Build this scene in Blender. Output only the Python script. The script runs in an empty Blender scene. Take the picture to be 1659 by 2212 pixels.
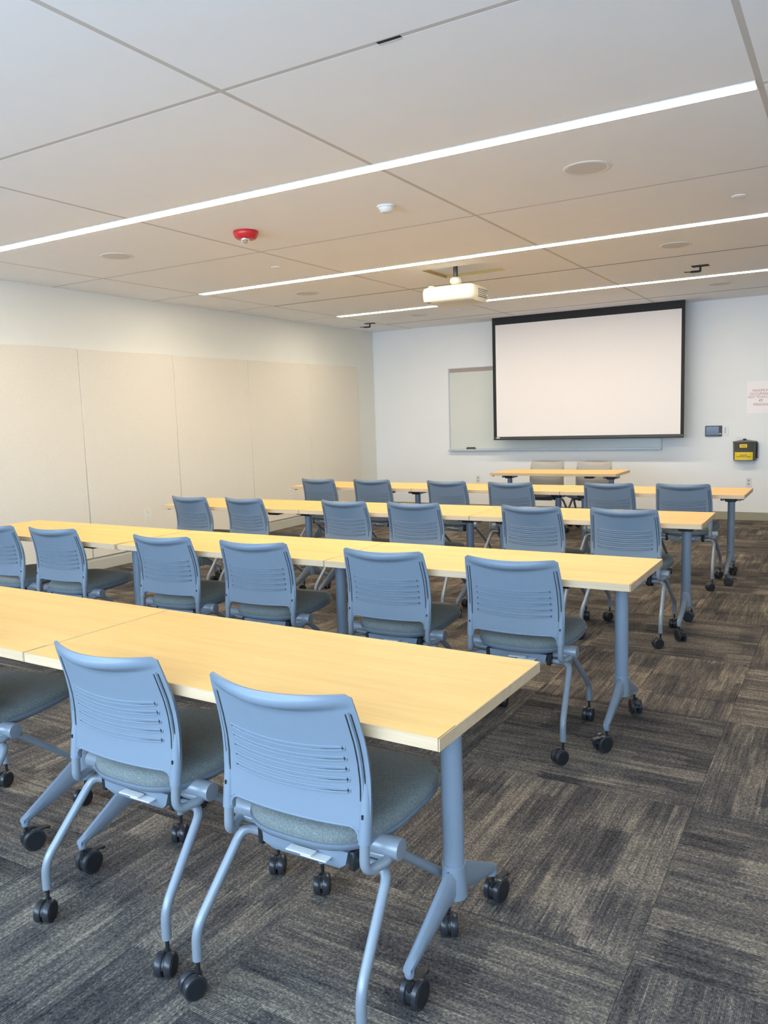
import bpy, bmesh, math, random
from mathutils import Vector, Matrix
random.seed(7)
S = bpy.context.scene
COL = S.collection
PI = math.pi
def R(d): return math.radians(d)

# ------------------------------------------------------------------ camera, daylight, exposure
YAW, PITCH, ROLL, CAM_H, F_PX = -0.5348, 0.1196, 0.0326, 1.4392, 1721.2
def make_camera():
    cy, sy, cp, sp = math.cos(YAW), math.sin(YAW), math.cos(PITCH), math.sin(PITCH)
    fwd = Vector((sy * cp, cy * cp, -sp)); right = Vector((cy, -sy, 0)); down = fwd.cross(right)
    r = math.cos(ROLL) * right + math.sin(ROLL) * down
    d = -math.sin(ROLL) * right + math.cos(ROLL) * down
    cam = bpy.data.cameras.new('camera'); o = bpy.data.objects.new('camera', cam); COL.objects.link(o)
    m = Matrix((r, -d, -fwd)).transposed().to_4x4(); m.translation = (0, 0, CAM_H)
    o.matrix_world = m
    cam.sensor_width = 36; cam.sensor_fit = 'AUTO'; cam.lens = F_PX / 2212 * 36
    cam.clip_start = 0.02; cam.clip_end = 100
    S.camera = o
make_camera()

w = bpy.data.worlds.new('daylight'); S.world = w; w.use_nodes = True
bg = w.node_tree.nodes['Background']; bg.inputs[0].default_value = (0.55, 0.75, 1.0, 1); bg.inputs[1].default_value = 0.8
LED_STRENGTH = 54.0
LED_COLOR = (1.0, 0.88, 0.69)
WINDOW_POWER = 490
def window_light():
    l = bpy.data.lights.new('window_daylight', 'AREA'); l.shape = 'RECTANGLE'
    l.size = 7.6; l.size_y = 1.8; l.energy = WINDOW_POWER; l.color = (0.53, 0.74, 1.0)
    o = bpy.data.objects.new('window_daylight', l); COL.objects.link(o)
    o.location = (-2.1, -2.0, 1.7); o.rotation_euler = (R(90), 0, 0)
window_light()
S.view_settings.view_transform = 'Standard'
S.view_settings.look = 'None'
S.view_settings.gamma = 1.0
S.view_settings.use_curve_mapping = False
S.view_settings.exposure = 0.02
S.cycles.max_bounces = 8
S.cycles.diffuse_bounces = 5
S.cycles.use_denoising = True

# ------------------------------------------------------------------ materials
def new_mat(name):
    m = bpy.data.materials.new(name); m.use_nodes = True
    nt = m.node_tree
    return m, nt, nt.nodes['Principled BSDF']
def node(nt, kind, **kw):
    n = nt.nodes.new(kind)
    for k, v in kw.items():
        if k.startswith('i_'):
            key = k[2:]
            n.inputs[int(key) if key.isdigit() else key].default_value = v
        else: setattr(n, k, v)
    return n
def c4(c): return (c[0], c[1], c[2], 1.0)
def simple(name, col, rough=0.5, metal=0.0, var=0.06, scale=30.0, bump=0.0, bscale=400.0, spec=0.5, coat=0.0):
    m, nt, b = new_mat(name)
    tc = node(nt, 'ShaderNodeTexCoord'); nz = node(nt, 'ShaderNodeTexNoise', i_Scale=scale, i_Detail=3.0)
    nt.links.new(tc.outputs['Object'], nz.inputs['Vector'])
    mx = node(nt, 'ShaderNodeMix', data_type='RGBA')
    mx.inputs[6].default_value = c4([x * (1 - var) for x in col]); mx.inputs[7].default_value = c4([min(1, x * (1 + var)) for x in col])
    nt.links.new(nz.outputs['Fac'], mx.inputs[0]); nt.links.new(mx.outputs[2], b.inputs['Base Color'])
    b.inputs['Roughness'].default_value = rough; b.inputs['Metallic'].default_value = metal
    b.inputs['Specular IOR Level'].default_value = spec
    if coat: b.inputs['Coat Weight'].default_value = coat
    if bump:
        n2 = node(nt, 'ShaderNodeTexNoise', i_Scale=bscale, i_Detail=2.0)
        nt.links.new(tc.outputs['Object'], n2.inputs['Vector'])
        bp = node(nt, 'ShaderNodeBump', i_Strength=bump, i_Distance=0.002)
        nt.links.new(n2.outputs['Fac'], bp.inputs['Height']); nt.links.new(bp.outputs[0], b.inputs['Normal'])
    return m
def emit(name, col, s):
    m, nt, b = new_mat(name)
    b.inputs['Base Color'].default_value = c4((0.8, 0.8, 0.8))
    b.inputs['Emission Color'].default_value = c4(col); b.inputs['Emission Strength'].default_value = s
    return m
def wood(name, c1, c2, rough=0.38):
    m, nt, b = new_mat(name)
    tc = node(nt, 'ShaderNodeTexCoord'); mp = node(nt, 'ShaderNodeMapping'); mp.inputs['Scale'].default_value = (1.6, 26, 26)
    nt.links.new(tc.outputs['Object'], mp.inputs['Vector'])
    oi = node(nt, 'ShaderNodeObjectInfo'); nt.links.new(oi.outputs['Random'], mp.inputs['Location'])
    n1 = node(nt, 'ShaderNodeTexNoise', i_Scale=1.0, i_Detail=4.0, i_Roughness=0.6, i_Distortion=0.6)
    nt.links.new(mp.outputs[0], n1.inputs['Vector'])
    mp2 = node(nt, 'ShaderNodeMapping'); mp2.inputs['Scale'].default_value = (9, 260, 260)
    nt.links.new(tc.outputs['Object'], mp2.inputs['Vector'])
    n2 = node(nt, 'ShaderNodeTexNoise', i_Scale=1.0, i_Detail=2.0); nt.links.new(mp2.outputs[0], n2.inputs['Vector'])
    mm = node(nt, 'ShaderNodeMath', operation='MULTIPLY_ADD'); mm.inputs[1].default_value = 0.4
    nt.links.new(n2.outputs['Fac'], mm.inputs[0]); nt.links.new(n1.outputs['Fac'], mm.inputs[2])
    cr = node(nt, 'ShaderNodeValToRGB'); cr.color_ramp.elements[0].position = 0.42; cr.color_ramp.elements[1].position = 0.9
    cr.color_ramp.elements[0].color = c4(c2); cr.color_ramp.elements[1].color = c4(c1)
    nt.links.new(mm.outputs[0], cr.inputs[0]); nt.links.new(cr.outputs[0], b.inputs['Base Color'])
    b.inputs['Roughness'].default_value = rough
    return m
def fabric(name, c1, c2, scale, rough=0.95, bump=0.4):
    m, nt, b = new_mat(name)
    tc = node(nt, 'ShaderNodeTexCoord')
    w1 = node(nt, 'ShaderNodeTexVoronoi', i_Scale=scale); nt.links.new(tc.outputs['Object'], w1.inputs['Vector'])
    n1 = node(nt, 'ShaderNodeTexNoise', i_Scale=scale * 0.5, i_Detail=3.0); nt.links.new(tc.outputs['Object'], n1.inputs['Vector'])
    ad = node(nt, 'ShaderNodeMath', operation='MULTIPLY'); nt.links.new(w1.outputs['Distance'], ad.inputs[0]); nt.links.new(n1.outputs['Fac'], ad.inputs[1])
    mr = node(nt, 'ShaderNodeMapRange'); mr.inputs[1].default_value = 0.08; mr.inputs[2].default_value = 0.42
    nt.links.new(ad.outputs[0], mr.inputs[0])
    mx = node(nt, 'ShaderNodeMix', data_type='RGBA'); mx.inputs[6].default_value = c4(c1); mx.inputs[7].default_value = c4(c2)
    nt.links.new(mr.outputs[0], mx.inputs[0]); nt.links.new(mx.outputs[2], b.inputs['Base Color'])
    b.inputs['Roughness'].default_value = rough; b.inputs['Specular IOR Level'].default_value = 0.15
    b.inputs['Sheen Weight'].default_value = 0.15
    bp = node(nt, 'ShaderNodeBump', i_Strength=bump, i_Distance=0.001)
    nt.links.new(mr.outputs[0], bp.inputs['Height']); nt.links.new(bp.outputs[0], b.inputs['Normal'])
    return m
def carpet():
    m, nt, b = new_mat('carpet')
    L = nt.links.new
    tc = node(nt, 'ShaderNodeTexCoord'); oi = node(nt, 'ShaderNodeObjectInfo')
    off = node(nt, 'ShaderNodeMath', operation='MULTIPLY'); off.inputs[1].default_value = 57.0; L(oi.outputs['Random'], off.inputs[0])
    cx = node(nt, 'ShaderNodeCombineXYZ'); L(off.outputs[0], cx.inputs[0]); L(off.outputs[0], cx.inputs[1]); L(off.outputs[0], cx.inputs[2])
    add = node(nt, 'ShaderNodeVectorMath', operation='ADD'); L(tc.outputs['Object'], add.inputs[0]); L(cx.outputs[0], add.inputs[1])
    def math_(op, a, c=None, d=None):
        n = node(nt, 'ShaderNodeMath', operation=op)
        for i, q in enumerate((a, c, d)):
            if q is None: continue
            if isinstance(q, (int, float)): n.inputs[i].default_value = q
            else: L(q, n.inputs[i])
        return n.outputs[0]
    sep = node(nt, 'ShaderNodeSeparateXYZ'); L(add.outputs[0], sep.inputs[0]); X, Y = sep.outputs[0], sep.outputs[1]
    PIT = 1 / .0046                                     # tufted rows run along the tile
    yr = math_('MULTIPLY', Y, PIT); row = math_('FLOOR', yr); fr = math_('FRACT', yr)
    rib = math_('MULTIPLY', math_('ABSOLUTE', math_('SUBTRACT', fr, 0.5)), 2.0)
    def vec(a, c):
        n = node(nt, 'ShaderNodeCombineXYZ'); L(a, n.inputs[0]); L(c, n.inputs[1]); return n.outputs[0]
    def noise(a, c, det=1.0):
        n = node(nt, 'ShaderNodeTexNoise', noise_dimensions='2D', i_Scale=1.0, i_Detail=det); L(vec(a, c), n.inputs['Vector']); return n.outputs['Fac']
    def white(a, c):
        n = node(nt, 'ShaderNodeTexWhiteNoise', noise_dimensions='2D'); L(vec(a, c), n.inputs['Vector']); return n.outputs['Value']
    rowid = math_('MULTIPLY', row, 3.71)
    tuft = noise(math_('MULTIPLY', X, 120.0), rowid, 2.0)          # flecks along each row
    streak = noise(math_('MULTIPLY', X, 5.0), rowid, 1.0)         # single rows of another yarn
    band = noise(math_('MULTIPLY', X, 3.0), math_('MULTIPLY', row, .16), 2.0)
    jag = math_('MULTIPLY_ADD', white(rowid, rowid), .035, X)     # ragged ends of the colour blocks
    blk = white(math_('FLOOR', math_('MULTIPLY', jag, 3.3)), math_('FLOOR', math_('MULTIPLY', row, .052)))
    blk2 = white(math_('FLOOR', math_('MULTIPLY', jag, 6.1)), math_('FLOOR', math_('MULTIPLY', row, .021)))
    v = math_('MULTIPLY_ADD', tuft, 0.85, -0.68)
    for q, k in ((streak, .46), (band, .42), (blk, .25), (blk2, .20), (oi.outputs['Random'], .09), (math_('SUBTRACT', 1.0, rib), .12)): v = math_('MULTIPLY_ADD', q, k, v)
    ribs = math_('MULTIPLY_ADD', tuft, .6, math_('SUBTRACT', 1.0, rib))
    cr = node(nt, 'ShaderNodeValToRGB'); e = cr.color_ramp.elements
    e[0].position = 0.10; e[0].color = c4((0.020, 0.019, 0.021)); e[1].position = 0.95; e[1].color = c4((0.38, 0.315, 0.235))
    k = e.new(0.48); k.color = c4((0.092, 0.082, 0.076)); k = e.new(0.70); k.color = c4((0.185, 0.155, 0.122))
    L(v, cr.inputs[0]); L(cr.outputs[0], b.inputs['Base Color'])
    b.inputs['Roughness'].default_value = 0.95; b.inputs['Specular IOR Level'].default_value = 0.1
    bp = node(nt, 'ShaderNodeBump', i_Strength=0.45, i_Distance=0.002); L(ribs, bp.inputs['Height']); L(bp.outputs[0], b.inputs['Normal'])
    return m

M = {}
M['wall'] = simple('wall_paint', (0.84, 0.84, 0.825), 0.75, var=0.02, scale=3, bump=0.05)
M['wall_l'] = simple('wall_paint_cream', (0.77, 0.76, 0.69), 0.75, var=0.02, scale=3, bump=0.05)
M['ceil'] = simple('ceiling_tile', (0.895, 0.905, 0.915), 0.95, var=0.015, scale=6, bump=0.08, spec=0.2)
M['bar'] = simple('ceiling_grid_metal', (0.60, 0.565, 0.52), 0.95, var=0.02)
M['dark'] = simple('dark_void', (0.012, 0.012, 0.013), 0.8)
M['base'] = simple('vinyl_baseboard', (0.36, 0.34, 0.25), 0.5, var=0.04)
M['base_l'] = simple('painted_baseboard', (0.50, 0.49, 0.42), 0.5, var=0.03)
M['panel'] = fabric('wall_panel_fabric', (0.72, 0.665, 0.56), (0.80, 0.745, 0.64), 260, bump=0.15)
M['carpet'] = carpet()
M['subfloor'] = simple('subfloor', (0.03, 0.028, 0.027), 0.9)
M['top'] = wood('maple_laminate', (0.87, 0.53, 0.150), (0.75, 0.43, 0.105))
M['edge'] = wood('maple_edge_band', (0.68, 0.49, 0.31), (0.55, 0.385, 0.215), 0.5)
M['plastic'] = simple('gray_plastic', (0.190, 0.237, 0.288), 0.42, var=0.03, bump=0.06, bscale=900)
M['tube'] = simple('gray_chair_tube', (0.245, 0.282, 0.32), 0.32, metal=0.15, var=0.03)
M['plastic_led_lit'] = simple('gray_plastic_led_lit', (0.34, 0.325, 0.30), 0.45, var=0.03)  # chair plastic again, with the warm LED light put into its colour
M['metal'] = simple('gray_powder_coat', (0.235, 0.285, 0.345), 0.36, metal=0.1, var=0.03)
M['pan'] = simple('seat_pan_plastic', (0.175, 0.215, 0.262), 0.45, var=0.03)
M['seat'] = fabric('seat_fabric', (0.115, 0.135, 0.135), (0.205, 0.23, 0.215), 330)
M['black'] = simple('black_plastic', (0.016, 0.017, 0.019), 0.38)
M['tire'] = simple('caster_wheel', (0.030, 0.031, 0.035), 0.28, metal=0.1)
M['disc'] = simple('caster_disc', (0.011, 0.013, 0.016), 0.5)
M['chrome'] = simple('chrome', (0.55, 0.55, 0.56), 0.2, metal=1.0)
M['white'] = simple('white_plastic', (0.75, 0.745, 0.715), 0.4, var=0.02)
M['grille'] = simple('speaker_grille', (0.66, 0.66, 0.62), 0.7, var=0.04, scale=300)
M['cream'] = simple('cream_plastic', (0.60, 0.565, 0.45), 0.35, var=0.02)
M['plate'] = simple('cream_cover_plate', (0.80, 0.75, 0.62), 0.4, var=0.02)
M['led'] = emit('led_diffuser', LED_COLOR, LED_STRENGTH)
M['red'] = simple('red_plastic', (0.55, 0.02, 0.025), 0.3)
M['lens'] = simple('clear_strobe_lens', (0.75, 0.75, 0.78), 0.08, metal=0.85)
M['screen'] = simple('projection_fabric', (0.84, 0.79, 0.76), 0.85, var=0.01)
M['matte'] = simple('black_screen_border', (0.012, 0.012, 0.013), 0.7)
M['bbar'] = simple('screen_bottom_bar', (0.045, 0.043, 0.042), 0.4)
M['board'] = simple('whiteboard_enamel', (0.68, 0.70, 0.65), 0.22, var=0.01)
M['alu'] = simple('aluminum_frame', (0.56, 0.59, 0.61), 0.45, metal=0.2)
M['rail'] = simple('tan_map_rail', (0.42, 0.33, 0.29), 0.7)
M['erase'] = simple('eraser_felt', (0.09, 0.09, 0.085), 0.8)
M['glass'] = simple('touch_glass', (0.10, 0.13, 0.17), 0.12, var=0.0)
M['paper'] = simple('sign_paper', (0.93, 0.87, 0.85), 0.5, var=0.01)
M['redink'] = simple('red_ink', (0.50, 0.20, 0.22), 0.7)
M['smoke'] = simple('smoky_plastic', (0.095, 0.092, 0.080), 0.25)
M['yellow'] = simple('yellow_label', (0.85, 0.60, 0.02), 0.5, var=0.02)
M['ink'] = simple('dark_ink', (0.05, 0.04, 0.01), 0.7)
M['grayink'] = simple('gray_print', (0.45, 0.43, 0.38), 0.7)
M['tan'] = simple('raw_board_edge', (0.55, 0.40, 0.16), 0.8)
M['frame'] = simple('window_frame', (0.55, 0.56, 0.57), 0.5)

# ------------------------------------------------------------------ mesh building
class MB:
    def __init__(s): s.v = []; s.f = []; s.m = []; s.sm = []
    def add(s, verts, faces, mi=0, smooth=False, M=None):
        o = len(s.v)
        s.v += [tuple(M @ Vector(p)) if M else tuple(p) for p in verts]
        for f in faces: s.f.append([i + o for i in f]); s.m.append(mi); s.sm.append(smooth)
        return s
    def box(s, x0, x1, y0, y1, z0, z1, mi=0, b=0.0, M=None):
        if b <= 0:
            v = [(x, y, z) for z in (z0, z1) for y in (y0, y1) for x in (x0, x1)]
            f = [(0, 2, 3, 1), (4, 5, 7, 6), (0, 1, 5, 4), (2, 6, 7, 3), (0, 4, 6, 2), (1, 3, 7, 5)]
            return s.add(v, f, mi, False, M)
        b = min(b, (x1 - x0) * .49, (y1 - y0) * .49, (z1 - z0) * .49)
        def ring(i, z):
            return [(x0 + i, y0 + b, z), (x0 + b, y0 + i, z), (x1 - b, y0 + i, z), (x1 - i, y0 + b, z), (x1 - i, y1 - b, z), (x1 - b, y1 - i, z), (x0 + b, y1 - i, z), (x0 + i, y1 - b, z)]
        rs = [ring(b, z0), ring(0, z0 + b), ring(0, z1 - b), ring(b, z1)]
        return s.loft(rs, mi, False, M)
    def loft(s, rings, mi=0, smooth=True, M=None, cap=True, closed=True):
        n = len(rings[0]); v = [p for r in rings for p in r]; f = []
        for i in range(len(rings) - 1):
            for j in range(n if closed else n - 1):
                k = (j + 1) % n
                f.append((i * n + j, i * n + k, (i + 1) * n + k, (i + 1) * n + j))
        s.add(v, f, mi, smooth, M)
        if cap:
            o = len(s.v) - len(v)
            s.f.append([o + j for j in reversed(range(n))]); s.m.append(mi); s.sm.append(False)
            s.f.append([o + (len(rings) - 1) * n + j for j in range(n)]); s.m.append(mi); s.sm.append(False)
        return s
    def lathe(s, prof, n=20, axis='z', at=(0, 0, 0), mi=0, M=None, smooth=True):
        rings = []
        for r, h in prof:
            ring = []
            for k in range(n):
                a = 2 * PI * k / n; c, d = r * math.cos(a), r * math.sin(a)
                p = (c, d, h) if axis == 'z' else ((h, c, d) if axis == 'x' else (d, h, c))
                ring.append((p[0] + at[0], p[1] + at[1], p[2] + at[2]))
            rings.append(ring)
        return s.loft(rings, mi, smooth, M)
    def tube(s, path, r, n=10, fillet=0.0, seg=5, mi=0, cap=True):
        pts = [Vector(p) for p in path]
        if fillet > 0:
            out = [pts[0]]
            for i in range(1, len(pts) - 1):
                a, b, c = pts[i - 1], pts[i], pts[i + 1]
                d = min(fillet, (a - b).length * .48, (c - b).length * .48)
                p, q = b + (a - b).normalized() * d, b + (c - b).normalized() * d
                for k in range(seg + 1):
                    t = k / seg; out.append(p * (1 - t) ** 2 + b * 2 * t * (1 - t) + q * t * t)
            out.append(pts[-1]); pts = out
        rad = r if isinstance(r, (list, tuple)) else [r] * len(pts)
        t0 = (pts[1] - pts[0]).normalized()
        u = t0.orthogonal().normalized(); rings = []
        for i, p in enumerate(pts):
            t = ((pts[min(i + 1, len(pts) - 1)] - pts[max(i - 1, 0)])).normalized()
            u = (u - t * u.dot(t)).normalized(); v = t.cross(u)
            rr = rad[min(i, len(rad) - 1)]
            rings.append([tuple(p + rr * (math.cos(2 * PI * k / n) * u + math.sin(2 * PI * k / n) * v)) for k in range(n)])
        return s.loft(rings, mi, True, None, cap)
    def mesh(s, name, mats):
        me = bpy.data.meshes.new(name); me.from_pydata(s.v, [], s.f)
        for m in (mats if isinstance(mats, (list, tuple)) else [mats]): me.materials.append(m)
        me.polygons.foreach_set('material_index', s.m); me.polygons.foreach_set('use_smooth', s.sm)
        bm = bmesh.new(); bm.from_mesh(me); bmesh.ops.recalc_face_normals(bm, faces=bm.faces); bm.to_mesh(me); bm.free()
        me.update(); me.set_sharp_from_angle(angle=R(42)); return me
    def build(s, name, mats, parent=None, loc=None, rz=0.0):
        o = bpy.data.objects.new(name, s.mesh(name, mats)); COL.objects.link(o)
        if parent: o.parent = parent
        if loc: o.location = loc
        o.rotation_euler.z = rz
        return o
def inst(me, name, parent=None, loc=(0, 0, 0), rz=0.0):
    o = bpy.data.objects.new(name, me); COL.objects.link(o); o.parent = parent; o.location = loc; o.rotation_euler.z = rz; return o
def tag(o, label, cat, group=None):
    o['label'] = label; o['category'] = cat
    if group: o['group'] = group
    return o
def thing(name, loc, label, cat, group=None, rz=0.0):
    o = bpy.data.objects.new(name, None); COL.objects.link(o); o.location = loc; o.rotation_euler.z = rz
    o.empty_display_size = 0.05
    return tag(o, label, cat, group)
def struct(o): o['kind'] = 'structure'; return o
def copy_tree(o, parent=None):
    c = o.copy(); COL.objects.link(c); c.parent = parent
    for ch in o.children: copy_tree(ch, c)
    return c
def text_mesh(body, size, mat, name='lettering', parent=None, loc=(0, 0, 0), rot=(R(90), 0, 0), ext=0.0006, align='CENTER', sx=1.0):
    cu = bpy.data.curves.new(name, 'FONT'); cu.body = body; cu.size = size; cu.extrude = ext; cu.align_x = align; cu.align_y = 'CENTER'
    cu.resolution_u = 3
    t = bpy.data.objects.new('tmp_text', cu); COL.objects.link(t)
    dg = bpy.context.evaluated_depsgraph_get(); dg.update()
    me = bpy.data.meshes.new_from_object(t.evaluated_get(dg)); bpy.data.objects.remove(t); bpy.data.curves.remove(cu)
    me.materials.clear(); me.materials.append(mat); me.name = name
    o = bpy.data.objects.new(name, me); COL.objects.link(o); o.parent = parent; o.location = loc; o.rotation_euler = rot; o.scale = (sx, 1, 1)
    return o

# ------------------------------------------------------------------ room shell
XL, XR, YB, YF, HC = -6.50, 2.283, -1.6876, 10.80, 2.7345
T = 0.15
fl = struct(MB().box(XL - T, XR + T, YB - T, YF + T, -0.15, -0.012).build('floor', M['subfloor']))
PL, PW = 0.9144, 0.4572
g = 0.0004
def plank_mesh(lx, ly):
    b = 0.0010
    m = MB()
    rs = []
    for dz, i in ((-0.0118, g), (-b, g), (0.0, g + b)):
        rs.append([(-lx / 2 + i, -ly / 2 + i, dz), (lx / 2 - i, -ly / 2 + i, dz), (lx / 2 - i, ly / 2 - i, dz), (-lx / 2 + i, ly / 2 - i, dz)])
    m.loft(rs, 0, False)
    return m.mesh('carpet_tile', M['carpet'])
full_plank = plank_mesh(PL, PW)
def plank(x0, x1, y0, y1, along_y):
    a0, a1, b0, b1 = max(x0, XL), min(x1, XR), max(y0, YB), min(y1, YF)
    if a1 - a0 < 0.02 or b1 - b0 < 0.02: return
    dx, dy = a1 - a0, b1 - b0
    if along_y: lx, ly = dy, dx
    else: lx, ly = dx, dy
    me = full_plank if abs(lx - PL) < 1e-3 and abs(ly - PW) < 1e-3 else plank_mesh(lx, ly)
    inst(me, 'carpet_tile', fl, ((a0 + a1) / 2, (b0 + b1) / 2, 0), PI / 2 if along_y else 0)
for i in range(-7, 4):
    for j in range(-5, 11):
        bx, by = -0.46 - PL + i * PL, 1.97 + j * PL
        for k in (0, 1):
            if (i + j) % 2 == 0: plank(bx + k * PW, bx + (k + 1) * PW, by, by + PL, True)
            else: plank(bx, bx + PL, by + k * PW, by + (k + 1) * PW, False)

struct(MB().box(XL - T, XL, YB - T, YF + T, -0.012, HC + 0.2).build('wall_left', M['wall_l']))
struct(MB().box(XR, XR + T, YB - T, YF + T, -0.012, HC + 0.2).build('wall_right', M['wall']))
struct(MB().box(XL, XR, YF, YF + T, -0.012, HC + 0.2).build('wall_front', M['wall']))
WZ0, WZ1, WX0, WX1 = 0.80, 2.62, -5.95, 1.75
mb = MB()
mb.box(XL, XR, YB - T, YB, -0.012, WZ0).box(XL, XR, YB - T, YB, WZ1, HC + 0.2)
mb.box(XL, WX0, YB - T, YB, WZ0, WZ1).box(WX1, XR, YB - T, YB, WZ0, WZ1)
struct(mb.build('wall_back', M['wall']))
NW = 5
for k in range(NW):
    x0 = WX0 + (WX1 - WX0) * k / NW; x1 = WX0 + (WX1 - WX0) * (k + 1) / NW
    y0, y1 = YB - 0.11, YB - 0.05
    mb = MB().box(x0, x0 + .04, y0, y1, WZ0, WZ1).box(x1 - .04, x1, y0, y1, WZ0, WZ1).box(x0 + .04, x1 - .04, y0, y1, WZ0, WZ0 + .04).box(x0 + .04, x1 - .04, y0, y1, WZ1 - .04, WZ1)
    struct(mb.build('window_%d' % (k + 1), M['frame']))
struct(MB().box(XL + 0.012, XR - 0.012, YF - 0.012, YF, 0.0, 0.104, b=0.003).build('baseboard_front', M['base']))
struct(MB().box(XL, XL + 0.012, YB + 0.01, YF - 0.012, 0.0, 0.104, b=0.003).build('baseboard_left', M['base_l']))
struct(MB().box(XR - 0.012, XR, YB + 0.01, YF - 0.012, 0.0, 0.104, b=0.003).build('baseboard_right', M['base']))

# ceiling: slab, metal grid bars, panels
ce = struct(MB().box(XL, XR, YB, YF, HC + 0.06, HC + 0.2).build('ceiling', M['ceil']))
GX = [XL, -5.806, -4.019, -2.203, -0.379, 1.445, XR]
GY = [YB, -1.15, 0.08, 1.32, 2.562, 3.76, 5.036, 6.27, 7.462, 8.79, 10.027, YF]
LEDY = (3.76, 6.27, 8.79)
BW = 0.024
for x in GX[1:-1]:
    MB().box(x - BW / 2, x + BW / 2, YB, YF, HC + 0.0003, HC + 0.02).build('grid_bar', M['bar'], ce)
for y in GY[1:-1]:
    MB().box(XL, XR, y - BW / 2, y + BW / 2, HC + 0.0004, HC + 0.0195).build('grid_bar', M['bar'], ce)
LX0, LX1, LW = -5.795, -0.392, 0.100
RC = (-3.436, -2.812, 6.60, 7.12)      # recess round the projector mount
for i in range(len(GX) - 1):
    for j in range(len(GY) - 1):
        e0, e1 = (0 if i == 0 else BW / 2), (0 if i == len(GX) - 2 else BW / 2)
        x0, x1 = GX[i] + e0, GX[i + 1] - e1
        y0 = GY[j] + (0 if j == 0 else BW / 2); y1 = GY[j + 1] - (0 if j == len(GY) - 2 else BW / 2)
        if 1 <= i <= 3:
            if GY[j] in LEDY: y0 = GY[j] + LW / 2 + 0.004
            if GY[j + 1] in LEDY: y1 = GY[j + 1] - LW / 2 - 0.004
        m = MB()
        if x0 < RC[0] and x1 > RC[1] and y0 < RC[2] and y1 > RC[3]:
            for a in ((x0, RC[0], y0, y1), (RC[1], x1, y0, y1), (RC[0], RC[1], y0, RC[2]), (RC[0], RC[1], RC[3], y1)): m.box(*a, HC, HC + 0.04)
            hole = True
        else: m.box(x0, x1, y0, y1, HC, HC + 0.018)
        m.build('ceiling_panel', M['ceil'], ce)
e = 0.0015
MB().box(RC[0], RC[0] + e, RC[2], RC[3], HC + .001, HC + .039).box(RC[1] - e, RC[1], RC[2], RC[3], HC + .001, HC + .039).box(RC[0], RC[1], RC[2], RC[2] + e, HC + .001, HC + .039).box(RC[0], RC[1], RC[3] - e, RC[3], HC + .001, HC + .039).build('opening_edge', M['tan'], ce)
MB().box(RC[0] + .004, RC[1] - .004, RC[2] + .004, RC[3] - .004, HC + 0.03, HC + 0.045).build('mounting_plate', M['ceil'], ce)

# linear LED fixtures
for k, y in enumerate(LEDY):
    t = thing('linear_light', (0, 0, HC), ['long recessed ceiling light strip nearest the camera, ending at upper right', 'middle of the three long ceiling light strips, running behind the projector top', 'farthest ceiling light strip, closest to the projection screen'][k], 'ceiling light', 'recessed light strips')
    MB().box(LX0, LX1, y - LW / 2, y - LW / 2 + .008, -0.003, 0.03).box(LX0, LX1, y + LW / 2 - .008, y + LW / 2, -0.003, 0.03).box(LX0, LX0 + .006, y - LW / 2 + .008, y + LW / 2 - .008, -0.003, 0.03).box(LX1 - .006, LX1, y - LW / 2 + .008, y + LW / 2 - .008, -0.003, 0.03).build('trim_frame', M['white'], t)
    MB().box(LX0 + .006, LX1 - .006, y - LW / 2 + .008, y + LW / 2 - .008, -0.0045, 0.012, b=.0015).build('diffuser', M['led'], t)

# slot diffusers (dark slots along two of the cross bars)
def air_slot(name, x0, x1, y, w, label):
    t = thing(name, ((x0 + x1) / 2, y, HC), label, 'air slot')
    h = (x1 - x0) / 2
    MB().box(-h, h, -w / 2, w / 2, -0.0008, 0.0003).build('slot_opening', M['dark'], t)
    MB().box(-h, h, w / 2, w / 2 + .006, -0.002, 0.0003).build('slot_lip', M['bar'], t)
air_slot('air_slot', -5.80, 2.2, 7.462, 0.010, 'long thin dark air slot in the ceiling between the two farther light strips')
air_slot('air_slot', -5.80, 2.2, 10.027, 0.006, 'thin air slot in the ceiling just in front of the projection screen')
air_slot('air_slot', -1.484, -1.39, 2.565, 0.016, 'short dark gap in the ceiling grid nearest the camera')

# ceiling speakers
def speaker(x, y, label):
    t = thing('ceiling_speaker', (x, y, HC), label, 'speaker', 'round ceiling speakers')
    MB().lathe([(.100, 0.004), (.128, 0.004), (.128, -0.002), (.120, -0.005), (.108, -0.005), (.104, -0.003)], 40).build('trim_ring', M['white'], t)
    MB().lathe([(.104, 0.0), (.104, -0.004), (.06, -0.005), (.01, -0.0055)], 40).build('grille', M['grille'], t)
speaker(-1.295, 4.455, 'round ceiling speaker at right, largest, just beyond the nearest light strip')
speaker(-4.96, 4.455, 'round ceiling speaker at left, beyond the nearest light strip and left of the red alarm')
speaker(-1.295, 6.945, 'round ceiling speaker at right between the middle and farthest light strips')
speaker(-4.96, 6.945, 'round ceiling speaker at left between the middle and farthest light strips')
speaker(-1.295, 9.42, 'round ceiling speaker at right between farthest light strip and front wall')
speaker(-4.96, 9.42, 'round ceiling speaker at left between farthest light strip and front wall, under the projector')
for x, y, lab in ((-4.312, 5.605, 'small round flush cover plate in the ceiling left of the middle light strip'), (-0.672, 5.615, 'small round flush cover plate in the ceiling at the right edge'), (-4.343, 9.34, 'small round flush cover plate in the ceiling below the projector')):
    t = thing('sprinkler_cover', (x, y, HC), lab, 'cover plate', 'round sprinkler covers')
    MB().lathe([(.046, 0.003), (.046, -0.004), (.043, -0.006), (.01, -0.0062)], 32).build('disc', M['ceil'], t)
    MB().lathe([(.050, 0.003), (.050, -0.0012), (.046, -0.0012), (.046, 0.003)], 32).build('rim', M['bar'], t)

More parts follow.
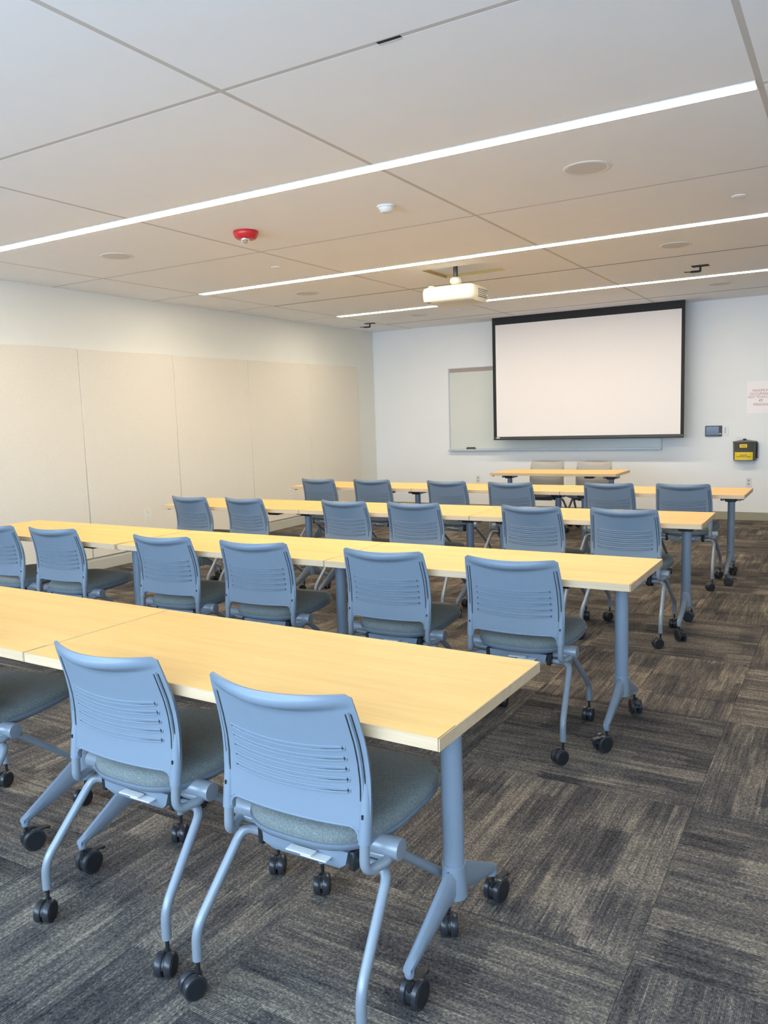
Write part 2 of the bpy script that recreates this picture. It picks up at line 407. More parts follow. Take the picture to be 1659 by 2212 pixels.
t = thing('smoke_detector', (-2.556, 4.462, HC), 'white round smoke detector on the ceiling in the middle of the room', 'smoke detector')
MB().lathe([(.058, 0.003), (.058, -0.008), (.054, -0.012)], 32).build('base_ring', M['white'], t)
MB().lathe([(.050, -0.012), (.047, -0.022), (.036, -0.036), (.030, -0.040), (.022, -0.041), (.005, -0.041)], 32).build('housing', M['white'], t)
MB().lathe([(.0065, -0.010), (.0065, 0.0)], 12, at=(-.028, -.030, -0.020)).build('indicator', M['grayink'], t)
t = thing('fire_alarm_strobe', (-3.667, 4.443, HC), 'red round fire alarm strobe on the ceiling left of the smoke detector', 'fire alarm')
MB().lathe([(.083, 0.003), (.087, -0.004), (.086, -0.020), (.080, -0.036), (.070, -0.048), (.062, -0.052), (.03, -0.053), (.005, -0.053)], 40).build('housing', M['red'], t)
MB().lathe([(.030, -0.050), (.028, -0.062), (.022, -0.075), (.012, -0.083), (.003, -0.086)], 20, at=(0, -.012, 0)).build('flash_lens', M['lens'], t)

def hook_bracket(x, y, label, a):
    t = thing('ceiling_bracket', (x, y, HC), label, 'ceiling bracket', rz=a)
    MB().box(-.075, .075, -.05, .05, -0.004, 0.002, b=.001).build('plate', M['dark'], t)
    MB().tube([(0, 0, -.003), (0, 0, -.05), (-.085, -.01, -.05)], .010, 8, .008).build('arm', M['black'], t)
    MB().tube([(-.085, -.01, -.05), (-.14, -.015, -.047)], .005, 6).build('tip', M['black'], t)
hook_bracket(-1.29, 8.10, 'black ceiling bracket with a bent arm, hanging at right before the farthest strip', 0.0)
hook_bracket(-5.90, 9.74, 'black ceiling bracket with a bent arm near the front left corner', 0.3)

# fabric wall panels on the left wall
PY = [1.460, 2.720, 3.982, 5.244, 6.498, 7.757, 9.009, 10.272]
PN = ['beige fabric wall panel farthest to the rear, beside the window end', 'beige fabric wall panel, second from the rear of the left wall', 'beige fabric wall panel at the left edge of the picture', 'beige fabric wall panel with an outlet, behind the second table row', 'beige fabric wall panel in the middle of the left wall', 'beige fabric wall panel second from the front corner', 'beige fabric wall panel nearest the front corner of the left wall']
for k in range(len(PY) - 1):
    y0, y1 = PY[k] + .0015, PY[k + 1] - .0015
    o = MB().box(XL, XL + .026, y0, y1, 0.132, 2.180, b=0.006).build('wall_panel', M['panel'])
    tag(o, PN[k], 'wall panel', 'beige fabric panels on the left wall')

def outlet_left(y, z, label):
    t = thing('wall_outlet', (XL + .026, y, z), label, 'outlet')
    MB().box(0, .003, -.045, .045, -.075, .075).build('cover_plate', M['plate'], t)
    MB().box(.003, .006, -.026, .026, -.055, .055, b=.001).build('receptacle', M['white'], t)
    m = MB()
    for dz in (-.028, .028): m.box(.006, .0066, -.012, -.008, dz - .008, dz + .008).box(.006, .0066, .008, .012, dz - .008, dz + .008)
    m.build('socket_slots', M['tan'], t)
outlet_left(5.985, .475, 'cream outlet low on the left wall panels, above the second row tabletop')
outlet_left(7.25, .475, 'outlet on the left wall panels, mostly behind the third row chairs')
outlet_left(8.515, .455, 'cream outlet on the left wall panels just left of the fourth table row')
def outlet_front(x, z, label):
    t = thing('wall_outlet', (x, YF, z), label, 'outlet')
    MB().box(-.036, .036, -.005, 0, -.058, .058, b=.0015).build('cover_plate', M['white'], t)
    m = MB()
    for dz in (-.022, .022): m.lathe([(.016, -.0065), (.016, -.004)], 16, 'y', (0, 0, dz))
    m.build('receptacle', M['grayink'], t)
outlet_front(-1.117, .478, 'white outlet low on the front wall at right, below the wipes dispenser')
outlet_front(-4.765, .47, 'white outlet low on the front wall below the whiteboard left part')

# whiteboard, eraser, screen
t = thing('whiteboard', (-3.685, YF, 1.505), 'wide white markerboard on the front wall, half hidden behind the projection screen', 'whiteboard')
hw, hh = 1.525, 0.600
MB().box(-hw + .015, hw - .015, -.014, -.001, -hh + .015, hh - .015).build('writing_surface', M['board'], t)
m = MB().box(-hw, -hw + .02, -.022, 0, -hh, hh, b=.002).box(hw - .02, hw, -.022, 0, -hh, hh, b=.002).box(-hw + .02, hw - .02, -.022, 0, -hh, -hh + .022, b=.002).box(-hw + .02, hw - .02, -.022, 0, hh - .012, hh, b=.002)
m.build('frame', M['alu'], t)
MB().box(-hw + .02, hw - .02, -.024, 0, hh - .062, hh - .014, b=.002).build('map_rail', M['rail'], t)
MB().box(-hw, hw, -.075, -.022, -hh - .010, -hh + .006, b=.003).box(-hw, hw, -.078, -.072, -hh - .010, -hh + .014, b=.002).build('marker_tray', M['alu'], t)
t = thing('board_eraser', (-4.85, YF - .052, 0.911), 'dark felt eraser lying on the whiteboard tray', 'eraser')
MB().box(-.068, .068, -.018, .018, 0, .022, b=.004).build('felt', M['erase'], t)
MB().box(-.066, .066, -.016, .016, .022, .034, b=.004).build('grip', M['black'], t)

SY = 10.48
t = thing('projection_screen', (-3.104, SY, 0), 'large pull-down projection screen with black borders in front of the whiteboard', 'projection screen')
hw = 1.2695
MB().box(-hw, hw, -.001, .001, 1.085, HC + .02).build('black_border', M['matte'], t)
MB().box(-1.222, 1.228, -.0022, -.0011, 1.100, 2.632).build('screen_surface', M['screen'], t)
MB().lathe([(.004, -hw), (.014, -hw + .002), (.014, hw - .002), (.004, hw)], 12, 'x', (0, 0, 1.068)).box(-hw, hw, -.010, .010, 1.070, 1.098, b=.003).build('bottom_bar', M['bbar'], t)
MB().box(-1.225, -1.175, -.0125, -.0105, 1.078, 1.092).build('maker_tag', M['white'], t)
MB().box(-hw - .02, hw + .02, -.03, -.012, HC - .003, HC + .03).box(-hw - .02, hw + .02, .012, .03, HC - .003, HC + .03).build('ceiling_slot_trim', M['white'], t)

# front wall controls, sign and dispenser
t = thing('touch_panel', (-1.534, YF, 1.120), 'black wall-mounted touch panel right of the projection screen', 'touch panel')
MB().box(-.097, .097, -.022, 0, -.066, .066, b=.004).build('bezel', M['black'], t)
MB().box(-.086, .062, -.0235, -.0221, -.052, .056).build('display', M['glass'], t)
MB().box(.068, .094, -.0235, -.0221, -.040, -.030).build('button_strip', M['white'], t)
t = thing('wall_switch', (-1.398, YF, 1.122), 'white keypad plate beside the touch panel', 'switch')
MB().box(-.036, .036, -.006, 0, -.062, .062, b=.002).build('cover_plate', M['white'], t)
m = MB()
for q in range(4): m.box(-.010, .010, -.0085, -.006, -.034 + q * .019, -.021 + q * .019)
m.build('keys', M['grayink'], t)
t = thing('occupancy_sign', (-1.003, YF, 1.524), 'white paper sign with red capitals on the front wall, cut by the right edge', 'sign')
MB().box(-.155, .155, -.003, 0, -.195, .195).build('sheet', M['paper'], t)
for txt, z, sz in (('MAXIMUM', .078, .044), ('OCCUPANCY', .038, .044), ('NOT TO EXCEED', .000, .040), ('49', -.044, .050), ('PERSONS', -.092, .044)):
    text_mesh(txt, sz, M['redink'], 'lettering', t, (.0, -.0035, z), sx=0.90)
t = thing('wipes_dispenser', (-1.166, YF, .872), 'smoky dark wipes dispenser with yellow labels on the front wall', 'dispenser')
def arc_ring(z, hwid, dep, inset=0.0, n=14):
    pts = []
    for k in range(n + 1):
        a = -1 + 2 * k / n
        pts.append(((hwid - inset) * a, -(0.045 + (dep - .045 - inset) * math.sqrt(max(0, 1 - (a * .92) ** 2)) if abs(a) < .999 else 0.045), z))
    pts += [(hwid - inset, 0, z), (-(hwid - inset), 0, z)]
    return pts
MB().loft([arc_ring(-.122, .128, .125, .006), arc_ring(-.116, .130, .13), arc_ring(.100, .136, .135), arc_ring(.108, .138, .138)], 0, False).build('body', M['smoke'], t)
MB().loft([arc_ring(.108, .140, .14), arc_ring(.116, .138, .138), arc_ring(.134, .04, .09)], 0, False).build('lid', M['smoke'], t)
MB().lathe([(.022, 0), (.022, .012), (.012, .02), (.003, .021)], 14, 'z', (0, -.06, .130)).build('outlet_cap', M['black'], t)
MB().loft([[(-.055, -.058, .148), (-.052, -.056, .147), (-.052, -.045, .147), (-.055, -.044, .148)], [(-.10, -.06, .162), (-.098, -.058, .156), (-.098, -.03, .158), (-.10, -.03, .163)]], 0, False).loft([[(-.004, -.062, .148), (.004, -.062, .148), (.004, -.055, .148), (-.004, -.055, .148)], [(-.075, -.062, .172), (-.070, -.06, .176), (-.070, -.04, .176), (-.075, -.04, .172)]], 0, False).build('wipe_sheet', M['white'], t)
MB().box(.136, .148, -.05, -.012, -.095, .098, b=.003).build('hinge', M['black'], t)
def curved_label(x0, x1, z0, z1, name, mat):
    n = 8; ra, rb = [], []
    for k in range(n + 1):
        x = x0 + (x1 - x0) * k / n; y = -(.045 + .092 * math.sqrt(1 - (x / .136 * .92) ** 2))
        ra.append((x, y)); 
    m = MB()
    v = [(x, y, z) for z in (z0, z1) for x, y in ra] + [(x, y + .004, z) for z in (z0, z1) for x, y in ra]
    N = n + 1; f = [(k, k + 1, N + k + 1, N + k) for k in range(n)] + [(2 * N + k, 3 * N + k, 3 * N + k + 1, 2 * N + k + 1) for k in range(n)]
    f += [(k, 2 * N + k, 2 * N + k + 1, k + 1) for k in range(n)] + [(N + k, N + k + 1, 3 * N + k + 1, 3 * N + k) for k in range(n)] + [(0, N, 3 * N, 2 * N), (n, 2 * N + n, 3 * N + n, N + n)]
    return m.add(v, f).build(name, mat, t)
curved_label(-.104, .100, -.112, -.014, 'front_label', M['yellow'])
curved_label(-.048, .036, .042, .084, 'upper_label', M['yellow'])
text_mesh('Sanitizer', .024, M['ink'], 'lettering', t, (-.002, -.1385, -.046))
text_mesh('Handwasher Wipes', .022, M['ink'], 'lettering', t, (-.002, -.1385, -.066), sx=.95)
MB().box(-.072, .072, -.1386, -.1380, -.0975, -.0945).box(-.088, -.080, -.1360, -.1350, -.1005, -.0925).build('fine_print', M['grayink'], t)
text_mesh('Tightly', .020, M['ink'], 'lettering', t, (-.006, -.1385, .063))

# projector
t = thing('projector', (-3.175, 6.76, 0), 'white ceiling-mounted projector hanging in front of the screen', 'projector')
def rr(hx, hy, z, rad, n=6, ox=0, oy=0):
    pts = []
    for sx, sy, a0 in ((1, 1, 0), (-1, 1, 90), (-1, -1, 180), (1, -1, 270)):
        for k in range(n + 1):
            a = R(a0 + 90 * k / n); pts.append((ox + sx * (hx - rad) + rad * math.cos(a), oy + sy * (hy - rad) + rad * math.sin(a), z))
    return pts
MB().loft([rr(.19, .14, 2.432, .05, ox=.03), rr(.225, .165, 2.436, .05, ox=.012), rr(.247, .186, 2.455, .05), rr(.252, .192, 2.50, .05), rr(.252, .192, 2.54, .05), rr(.246, .186, 2.566, .05), rr(.225, .165, 2.578, .05)]).build('body', M['cream'], t)
MB().box(-.20, -.15, -.15, -.10, 2.575, 2.592, b=.004).box(.15, .20, .02, .12, 2.575, 2.59, b=.004).box(-.12, .12, -.04, .06, 2.575, 2.596, b=.005).build('mount_bracket', M['cream'], t)
MB().lathe([(.035, 2.596), (.05, 2.61), (.055, 2.63), (.048, 2.65), (.03, 2.66)], 20, at=(.03, -.05, 0)).build('mount_joint', M['cream'], t)
MB().lathe([(.021, 2.655), (.021, HC + .035)], 16, at=(.03, -.05, 0)).build('pole', M['bbar'], t)
m = MB()
for q in range(8):
    for r_ in range(5): m.box(.2522, .2534, -.06 + q * .026, -.06 + q * .026 + .018, 2.470 + r_ * .016, 2.470 + r_ * .016 + .009)
m.build('vent_grille', M['bbar'], t)
MB().lathe([(.045, .185), (.045, .200), (.038, .204), (.034, .198), (.005, .197)], 20, 'y', (-.12, 0, 2.51)).build('lens', M['glass'], t)
MB().box(-.20, -.16, -.175, -.16, 2.440, 2.452, b=.003).build('foot', M['black'], t)
text_mesh('EPSON', .042, M['grayink'], 'logo', t, (-.07, -.1925, 2.517))

# ------------------------------------------------------------------ casters
def caster_meshes(rad, wid, gap, top):
    wm = MB()
    e_ = wid * .16
    wm.lathe([(rad * .80, -wid / 2), (rad * .93, -wid / 2 + .0005), (rad, -wid / 2 + e_), (rad, wid / 2 - e_), (rad * .93, wid / 2 - .0005), (rad * .80, wid / 2)], 24, 'x')
    wm.lathe([(rad * .78, -wid / 2 - .0012), (rad * .78, wid / 2 + .0012)], 24, 'x', mi=1)
    wheel = wm.mesh('wheel', [M['tire'], M['disc']])
    tr = rad * .55
    b = MB().lathe([(.0075, rad * 1.15), (.0095, rad * 1.6), (.0095, rad * 1.9), (.0055, rad * 1.92), (.0055, top)], 12)
    ring0 = []
    arc = []
    for k in range(11):
        a = R(-25 + 205 * k / 10); arc.append((tr * -1 + 0.86 * rad * math.cos(a), rad + 0.86 * rad * math.sin(a)))
    outer = [(y, z) for y, z in arc]
    L_ = [(-gap / 2, y, z) for y, z in outer]; R_ = [(gap / 2, y, z) for y, z in outer]
    b.loft([L_, R_], 0, False)
    return wheel, b.mesh('caster_body', M['black'])
CH = caster_meshes(.0315, .0200, .0065, .112)
CT = caster_meshes(.0365, .0170, .0160, .118)
def caster(parent, x, y, kind, rz, brake=False):
    wheel, body = (CH if kind == 'c' else CT); rad = .0315 if kind == 'c' else .0365
    wid, gap = (.0200, .0065) if kind == 'c' else (.0170, .0160)
    o = inst(body, 'caster', parent, (x, y, 0), rz)
    for s in (-1, 1): inst(wheel, 'wheel', o, (s * (gap / 2 + wid / 2), -rad * .55, rad))
    if brake:
        MB().box(-.012, .012, -.072, -.03, .060, .066, b=.002).box(-.010, .010, -.078, -.066, .054, .064, b=.002).build('brake_lever', M['black'], o)
    return o

# ------------------------------------------------------------------ nesting chair
def lerp(tab, z):
    for (a, b), (c, d) in zip(tab, tab[1:]):
        if z <= c: return b + (d - b) * max(0, (z - a)) / (c - a)
    return tab[-1][1]
PROF = [(.39, -.168), (.46, -.160), (.50, -.154), (.56, -.147), (.61, -.145), (.66, -.149), (.71, -.159), (.76, -.174), (.80, -.187), (.833, -.197)]
HWID = [(.39, .216), (.50, .218), (.60, .2185), (.70, .216), (.78, .211), (.833, .205)]
CURV = [(.5, .018), (.60, .024), (.72, .033), (.833, .038)]
def sstep(a, b, x):
    t = max(0, min(1, (x - a) / (b - a))); return t * t * (3 - 2 * t)
def back_pt(u, z, off=0.0):
    """point on the back face of the shell; z is the height at the sides"""
    au = 1 - u * u
    sag = lerp([(.5, .004), (.59, .015), (.70, .017), (.80, .010), (.833, .006)], z)
    y = lerp(PROF, z) - lerp(CURV, z) * au
    lip = .030 * (max(0, au) ** 1.35) * sstep(.800 - .013 * au, .817 - .008 * au, z) * (1 - .45 * sstep(.818, .833, z))
    x = u * lerp(HWID, z)
    return (x, y - lip - off, z - sag * au)
SLOTS = [.699, .672, .645, .618, .591]
def make_backrest():
    zs = [.503, .515, .535, .562]
    for s_ in reversed(SLOTS): zs += [s_ - .0024, s_ + .0024]
    zs += [.715, .735, .755, .775, .788, .793, .797, .801, .805, .809, .813, .818, .824, .829, .833]
    slot_rows = [4 + 2 * k for k in range(5)]
    us = [-1, -.975, -.94, -.88, -.82, -.75, -.62, -.48, -.32, -.16, 0, .16, .32, .48, .62, .75, .82, .88, .94, .975, 1]
    m = MB(); n = len(us); verts = []
    for i, z in enumerate(zs):
        for u in us:
            zz = z
            if z < .56: zz = z - .030 * sstep(.82, .97, abs(u)) * (1 - (z - .503) / .057)
            if z > .80: zz = z - .010 * sstep(.93, 1, abs(u)) * (z - .80) / .033
            verts.append(back_pt(u, zz))
    faces = []
    for i in range(len(zs) - 1):
        for j in range(n - 1):
            faces.append((i * n + j, i * n + j + 1, (i + 1) * n + j + 1, (i + 1) * n + j))
    m.add(verts, faces, 0, True)
    o = m.build('tmp_back', M['plastic'])
    md = o.modifiers.new('solid', 'SOLIDIFY'); md.thickness = .0065; md.offset = 0.0
    dg = bpy.context.evaluated_depsgraph_get(); dg.update()
    me = bpy.data.meshes.new_from_object(o.evaluated_get(dg)); bpy.data.objects.remove(o)
    # side sleeves that wrap the frame tubes
    bm = bmesh.new(); bm.from_mesh(me)
    m2 = MB()
    for s in (-1, 1):
        path, rad = [], []
        for k in range(17):
            z = .462 + (.755 - .462) * k / 16
            path.append((s * (lerp(HWID, z) - .0145), lerp(PROF, z) + .002 + .006 * sstep(.55, .7, z), z)); rad.append(.0162 - .0045 * sstep(.50, .62, z) - .006 * sstep(.62, .755, z))
        m2.tube(path, rad, 12)
    edge = [(-.190, .4725), (-.1885, .486), (-.180, .497), (-.166, .5025)] + [(-.166 + .332 * k / 12, .5025) for k in range(1, 12)] + [(.166, .5025), (.180, .497), (.1885, .486), (.190, .4725)]
    m2.tube([back_pt(x / .2165, z, .0) for x, z in edge], .0045, 8)
    m3 = m2.mesh('sl', M['plastic']); bm.from_mesh(m3); bm.to_mesh(me); bm.free()
    me.name = 'backrest'
    for p in me.polygons: p.use_smooth = True
    me.set_sharp_from_angle(angle=R(42))
    return me
def slot_rim_mesh(zc):
    m = MB(); N = 16
    for dz in (.0056, -.0056):
        path = [back_pt(-.752 + 1.504 * k / N, zc + dz * (1 - .25 * abs(-1 + 2 * k / N) ** 4), .0046) for k in range(N + 1)]
        m.tube(path, .0027, 6)
    path = [back_pt(.40 + .345 * k / N, zc - .0020, .0031) for k in range(N + 1)]
    m.tube(path, [.0002 + .0010 * k / N for k in range(N + 1)], 5, mi=1)
    for s in (-1, 1):
        p = back_pt(s * .752, zc, .0028)
        m.tube([(p[0] + .0058 * math.cos(a), p[1], p[2] + .0058 * math.sin(a)) for a in [PI * 2 * k / 10 for k in range(11)]], .0018, 6, cap=False)
        m.lathe([(.0030, -.0008), (.0026, .0012), (.0004, .0013)], 8, 'y', (p[0], p[1] - .0002, p[2]), mi=1)
    return m.mesh('slot_rim', [M['plastic'], M['dark']])
def groove_mesh(s):
    m = MB()
    for du in (.024, .0115):
        for face in (1,):
            ra, rb = [], []
            for k in range(13):
                z = .565 + (.785 - .565) * k / 12
                hw_ = lerp(HWID, z); u = s * (hw_ - du) / hw_
                p = back_pt(u, z, .0046)
                ra.append((p[0] - .0014, p[1], p[2])); rb.append((p[0] + .0014, p[1], p[2]))
            v = ra + rb + [(x, y + .006, z) for x, y, z in ra] + [(x, y + .006, z) for x, y, z in rb]
            n = 13; f = []
            for k in range(12):
                f += [(k, n + k, n + k + 1, k + 1), (k, k + 1, 2 * n + k + 1, 2 * n + k), (n + k, 3 * n + k, 3 * n + k + 1, n + k + 1)]
            m.add(v, f)
    z = .530; p = (s * (lerp(HWID, z) - .0145), lerp(PROF, z) - .0145, z)
    m.box(p[0] - .002, p[0] + .002, p[1] - .002, p[1] + .002, p[2] - .005, p[2] + .005)
    return m.mesh('side_groove', M['dark'])
def ridge_mesh(s):
    m = MB(); path = []
    for k in range(13):
        z = .560 + (.790 - .560) * k / 12; hw_ = lerp(HWID, z); path.append(back_pt(s * (hw_ - .018) / hw_, z, .0038))
    return m.tube(path, .0036, 8).mesh('side_ridge', M['plastic'])
def seat_ring(z, sc, n=40, front_drop=0.0):
    pts = []
    for k in range(n):
        a = 2 * PI * k / n; c, s = math.cos(a), math.sin(a); e = 2 / 3.4
        x = math.copysign(abs(c) ** e, c); y = math.copysign(abs(s) ** e, s)
        wdt = .228 - .024 * (1 - y) / 2
        yy = .070 + y * .236 * sc
        if y < 0: yy += .0 - .012 * (1 - x * x) + .012
        zz = z + .004 + .050 * (yy + .16) - .016 * max(0, (yy - .16) / .15) ** 2
        pts.append((x * wdt * sc, yy, zz))
    return pts
def make_chair():
    t = thing('nesting_chair', (0, 0, 0), 'x', 'chair', 'nesting chairs at the table rows')
    back = inst(make_backrest(), 'backrest', t)
    for z in SLOTS: inst(slot_rim_mesh(z), 'slot_rim', back)
    for s in (-1, 1):
        inst(groove_mesh(s), 'side_groove', back); inst(ridge_mesh(s), 'side_ridge', back)
    MB().loft([seat_ring(.428, .985), seat_ring(.440, 1.0), seat_ring(.452, .99), seat_ring(.461, .955), seat_ring(.466, .88), seat_ring(.465, .6), seat_ring(.463, .2)]).build('seat_cushion', M['seat'], t)
    MB().loft([seat_ring(.388, .70), seat_ring(.397, .86), seat_ring(.412, .985), seat_ring(.426, 1.012), seat_ring(.431, 1.012)]).build('seat_pan', M['pan'], t)
    MB().loft([[(-.10, -.115, .352), (.10, -.115, .352), (.10, -.02, .350), (-.10, -.02, .350)], [(-.125, -.125, .372), (.125, -.125, .372), (.125, -.005, .37), (-.125, -.005, .37)], [(-.13, -.12, .402), (.13, -.12, .402), (.13, .0, .402), (-.13, .0, .402)]], 0, False).build('under_beam', M['pan'], t)
    MB().box(-.03, .045, -.155, -.130, .388, .391).box(.01, .085, -.150, -.124, .380, .383).build('label_tag', M['white'], t)
    for s in (-1, 1):
        MB().lathe([(.018, .150), (.0265, .152), (.0265, .246), (.025, .249), (.006, .250)], 18, 'x', (0, -.068, .414)).build('pivot_hub', M['tube'], t) if s > 0 else MB().lathe([(.006, -.250), (.025, -.249), (.0265, -.246), (.0265, -.152), (.018, -.150)], 18, 'x', (0, -.068, .414)).build('pivot_hub', M['tube'], t)
        MB().box(s * .1385 - .0095, s * .1385 + .0095, -.12, -.025, .355, .405, b=.004).build('beam_end_cap', M['black'], t)
        MB().tube([(s * .2035, -.158, .470), (s * .2030, -.164, .392), (s * .226, -.100, .396), (s * .222, -.082, .397), (s * .145, -.078, .394)], .0125, 10, .034).build('back_tube', M['tube'], t)
        MB().tube([(s * .145, -.085, .368), (s * .222, -.085, .370), (s * .243, -.262, .172), (s * .2435, -.262, .092)], .0130, 10, .042).build('rear_leg', M['tube'], t)
        MB().tube([(s * .150, -.050, .385), (s * .218, -.035, .385), (s * .214, .25, .165), (s * .213, .25, .092)], .0125, 10, .040).build('front_leg', M['tube'], t)
        caster(t, s * .2435, -.262, 'c', 0); caster(t, s * .213, .25, 'c', 0)
    return t

# ------------------------------------------------------------------ flip-top training table
TL, TD, TZ, TTH = 1.474, 0.61, 0.737, 0.030
INS = 0.130
def make_table():
    t = thing('training_table', (0, 0, 0), 'x', 'table', 'maple training tables')
    hl, hd = TL / 2, TD / 2
    e_ = .0025
    top = MB().box(-hl + e_, hl - e_, -hd + e_, hd - e_, TZ - TTH + .0005, TZ).build('tabletop', M['top'], t)
    m = MB().box(-hl, hl, -hd, -hd + e_, TZ - TTH, TZ - .0004).box(-hl, hl, hd - e_, hd, TZ - TTH, TZ - .0004).box(-hl, -hl + e_, -hd + e_, hd - e_, TZ - TTH, TZ - .0004).box(hl - e_, hl, -hd + e_, hd - e_, TZ - TTH, TZ - .0004)
    m.build('edge_band', M['edge'], top)
    MB().box(hl - .004, hl - .0028, -hd - .0004, -hd + .001, TZ - TTH + .001, TZ + .0002).box(hl - .004, hl - .0028, -hd, -hd + .085, TZ - .001, TZ + .0003).build('edge_seam', M['dark'], top)
    for s in (-1, 1):
        MB().box(s * (hl - .022) - .012, s * (hl - .022) + .012, -.262, -.238, TZ - TTH - .012, TZ - TTH, b=.002).build('gang_connector', M['black'], t)
    for s in (-1, 1):
        x = s * (hl - INS)
        leg = MB().lathe([(.027, .17), (.0292, .24), (.0287, .55), (.0282, TZ - TTH - .052)], 28, at=(x, 0, 0)).build('leg', M['metal'], t)
        MB().lathe([(.030, .160), (.0345, .164), (.0335, .20), (.0315, .245), (.0325, .252), (.0315, .257), (.027, .257)], 28, at=(x, 0, 0)).build('hub', M['metal'], leg)
        MB().box(x - .0008, x + .0008, -.0350, .0350, .166, .245).build('hub_seam', M['bbar'], leg)
        for q in (-1, 1):
            def sec(y, z0, z1, w_): return [(x - w_, q * y, z0), (x - w_ * .6, q * y, z1), (x + w_ * .6, q * y, z1), (x + w_, q * y, z0)]
            def sec8(y, z0, z1, w_):
                h = z1 - z0
                return [(x - w_ * .55, q * y, z0), (x - w_, q * y, z0 + h * .25), (x - w_, q * y, z1 - h * .25), (x - w_ * .4, q * y, z1), (x + w_ * .4, q * y, z1), (x + w_, q * y, z1 - h * .25), (x + w_, q * y, z0 + h * .25), (x + w_ * .55, q * y, z0)]
            MB().loft([sec8(.02, .160, .246, .020), sec8(.05, .156, .238, .0165), sec8(.14, .128, .186, .0145), sec8(.228, .104, .137, .0125), sec8(.246, .100, .127, .0120), sec8(.258, .100, .120, .0105)], 0, True).lathe([(.0105, .088), (.0125, .092), (.0125, .115), (.009, .122)], 12, at=(x, q * .246, 0)).build('foot_arm', M['metal'], leg)
        for q in (-1, 1): MB().box(x + q * .064 - .015, x + q * .064 + .015, -.06, .06, TZ - TTH - .044, TZ - TTH, b=.004).build('mount_lug', M['metal'], leg)
        MB().box(x - .046, x + .046, -.13, .13, TZ - TTH - .014, TZ - TTH).box(x - .044, x + .044, -.055, .055, TZ - TTH - .053, TZ - TTH - .014, b=.006).build('flip_mechanism', M['black'], leg)
        for q in (-1, 1): caster(t, x, q * .246, 't', 0, True)
    MB().box(.36, .46, -.22, -.13, TZ - TTH - .030, TZ - TTH, b=.006).box(.38, .44, -.25, -.22, TZ - TTH - .022, TZ - TTH - .008, b=.004).build('flip_latch', M['black'], t)
    return t

# rows: (right near corner x, y, angle, distances of the joints from the right end)
ROWS = [(-.757, 1.486, -.0211, [0, 1.4777, 2.960]), (-.753, 3.193, -.0031, [0, 1.497, 2.985, 4.462]), (-.765, 5.003, .0159, [0, 1.505, 2.940, 4.387]), (-.721, 6.736, .0039, [0, 1.480, 2.947, 4.388]), (-2.206, 8.678, 0.0, [0, 1.4764])]
TLAB = [['maple-topped rolling table nearest the camera, at right of the nearest row', 'maple-topped table at the left edge of the nearest row, cut by the frame'],
        ['right-end maple table of the second row from the camera', 'middle maple table of the second row from the camera', 'left-end maple table of the second row from the camera'],
        ['right-end maple table of the third row from the camera', 'middle maple table of the third row from the camera', 'left-end maple table of the third row from the camera'],
        ['right-end maple table of the fourth row from the camera', 'middle maple table of the fourth row from the camera', 'left-end maple table of the fourth row from the camera'],
        ['single presenter table below the projection screen with two chairs behind it']]
LEG_SHIFT = {(0, 1): ((1, -.035),), (1, 0): ((1, .020), (-1, -.048)), (1, 1): ((1, .022),), (1, 2): ((1, -.028),), (3, 1): ((1, .020),), (3, 2): ((1, .035),)}      # legs that stand a little in or out
table0 = make_table(); first = True
rng = random.Random(3)
for r, (x, y, a, js) in enumerate(ROWS):
    for k in range(len(js) - 1):
        o = table0 if first else copy_tree(table0); first = False
        mid = (js[k] + js[k + 1]) / 2; c, s = math.cos(a), math.sin(a); hd = TD / 2
        o.location = (x - mid * c - hd * s, y - mid * s + hd * c, 0.0); o.rotation_euler.z = a
        L_ = js[k + 1] - js[k] - .0032
        o.scale = (L_ / TL, 1, 1)
        if (r, k) == (1, 2):      # the left-end table of the second row stands askew
            a2 = -.030; c, s = math.cos(a2), math.sin(a2); px_, py_ = x - js[k] * math.cos(a), y - js[k] * math.sin(a)
            o.location = (px_ - .020 - .81 * c - hd * s, py_ - .81 * s + hd * c, 0); o.rotation_euler.z = a2; o.scale = (1.617 / TL, 1, 1)
        for side, dx in LEG_SHIFT.get((r, k), ()):
            for ch in o.children:
                if (ch.name.startswith('caster') and ch.location.x * side > 0) or (ch.name.startswith('leg') and ch.data.vertices[0].co.x * side > 0): ch.location.x += dx
        o['label'] = TLAB[r][k]
        for ch in o.children:
            if ch.name.startswith('caster'):
                ch.rotation_euler.z = rng.uniform(-2.2, 2.2) if r else ((R(178) if k == 0 else R(163)) if ch.location.y < 0 else R(172))

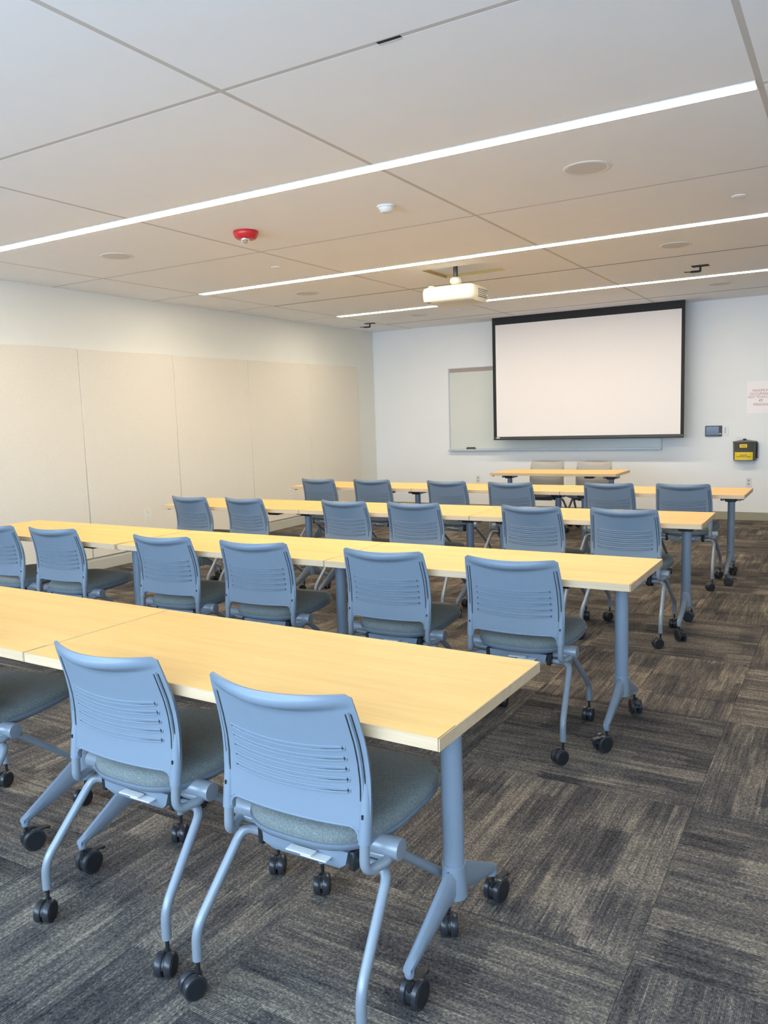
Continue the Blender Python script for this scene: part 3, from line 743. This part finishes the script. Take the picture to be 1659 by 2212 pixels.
# chairs: back-corner midpoint x, y and turn
CHAIRS = [
 ('1a', -1.145, 1.416, .5, 'gray-blue chair nearest the camera, pushed to the right end of the nearest table'),
 ('1b', -1.762, 1.437, 0, 'gray-blue chair second from right in the nearest row, left of the nearest chair'),
 ('1c', -2.668, 1.445, 6, 'chair at the left edge of the nearest row, only its seat in view'),
 ('2f', -1.235, 3.115, 1.0, 'gray-blue chair at the right end of the second row from the camera'),
 ('2e', -1.858, 3.108, 2.5, 'gray-blue chair second from right in the second row'),
 ('2d', -2.624, 3.105, 4.5, 'gray-blue chair third from right in the second row'),
 ('2c', -3.259, 3.095, 2.4, 'gray-blue chair third from left in the second row, before the table joint'),
 ('2b', -4.200, 3.112, 3.0, 'gray-blue chair second from left in the second row'),
 ('2a', -4.765, 3.090, 3.0, 'gray-blue chair at the left edge of the second row, cut by the frame'),
 ('3f', -1.208, 4.918, -1.7, 'gray-blue chair at the right end of the third row from the camera'),
 ('3e', -1.804, 4.914, -3.5, 'gray-blue chair second from right in the third row'),
 ('3d', -2.664, 4.896, 1.5, 'gray-blue chair third from right in the third row'),
 ('3c', -3.245, 4.888, -4.0, 'gray-blue chair third from left in the third row'),
 ('3b', -4.190, 4.875, -5.0, 'gray-blue chair second from left in the third row'),
 ('3a', -4.762, 4.858, -4.5, 'gray-blue chair at the left end of the third row from the camera'),
 ('4f', -1.165, 6.640, -2.0, 'gray-blue chair at the right end of the fourth row'),
 ('4e', -1.753, 6.630, -2.5, 'gray-blue chair second from right in the fourth row'),
 ('4d', -2.596, 6.560, -1.0, 'gray-blue chair third from right in the fourth row'),
 ('4c', -3.236, 6.600, -5.0, 'gray-blue chair third from left in the fourth row'),
 ('4b', -4.061, 6.630, 0.0, 'gray-blue chair second from left in the fourth row'),
 ('4a', -4.695, 6.622, -3.5, 'gray-blue chair at the left end of the fourth row'),
 ('5a', -3.271, 9.540, 180, 'left of the two gray chairs with warm LED light in their back colour, facing the room behind the presenter table'),
 ('5b', -2.684, 9.530, 178, 'right of the two gray chairs with warm LED light in their back colour, facing the room behind the presenter table')]
chair0 = make_chair(); first = True
rng = random.Random(11)
for key, x, y, deg, lab in CHAIRS:
    o = chair0 if first else copy_tree(chair0); first = False
    a = R(deg); oy = .195; c, s = math.cos(a), math.sin(a)
    o.location = (x - s * oy, y + c * oy, 0.0); o.rotation_euler.z = a; o['label'] = lab
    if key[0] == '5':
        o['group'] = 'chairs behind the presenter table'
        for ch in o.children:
            if ch.name.startswith('backrest'): ch.material_slots[0].link = 'OBJECT'; ch.material_slots[0].material = M['plastic_led_lit']  # these backs carry the strip's warm light in their colour
    for ch in o.children:
        if ch.name.startswith('caster'):
            ch.rotation_euler.z = (rng.uniform(-.9, .9) if key != '2a' else 2.6) if key not in ('1a', '1b') else ((R(-22) if key == '1a' else R(24)) if ch.location.y < 0 else R(28))
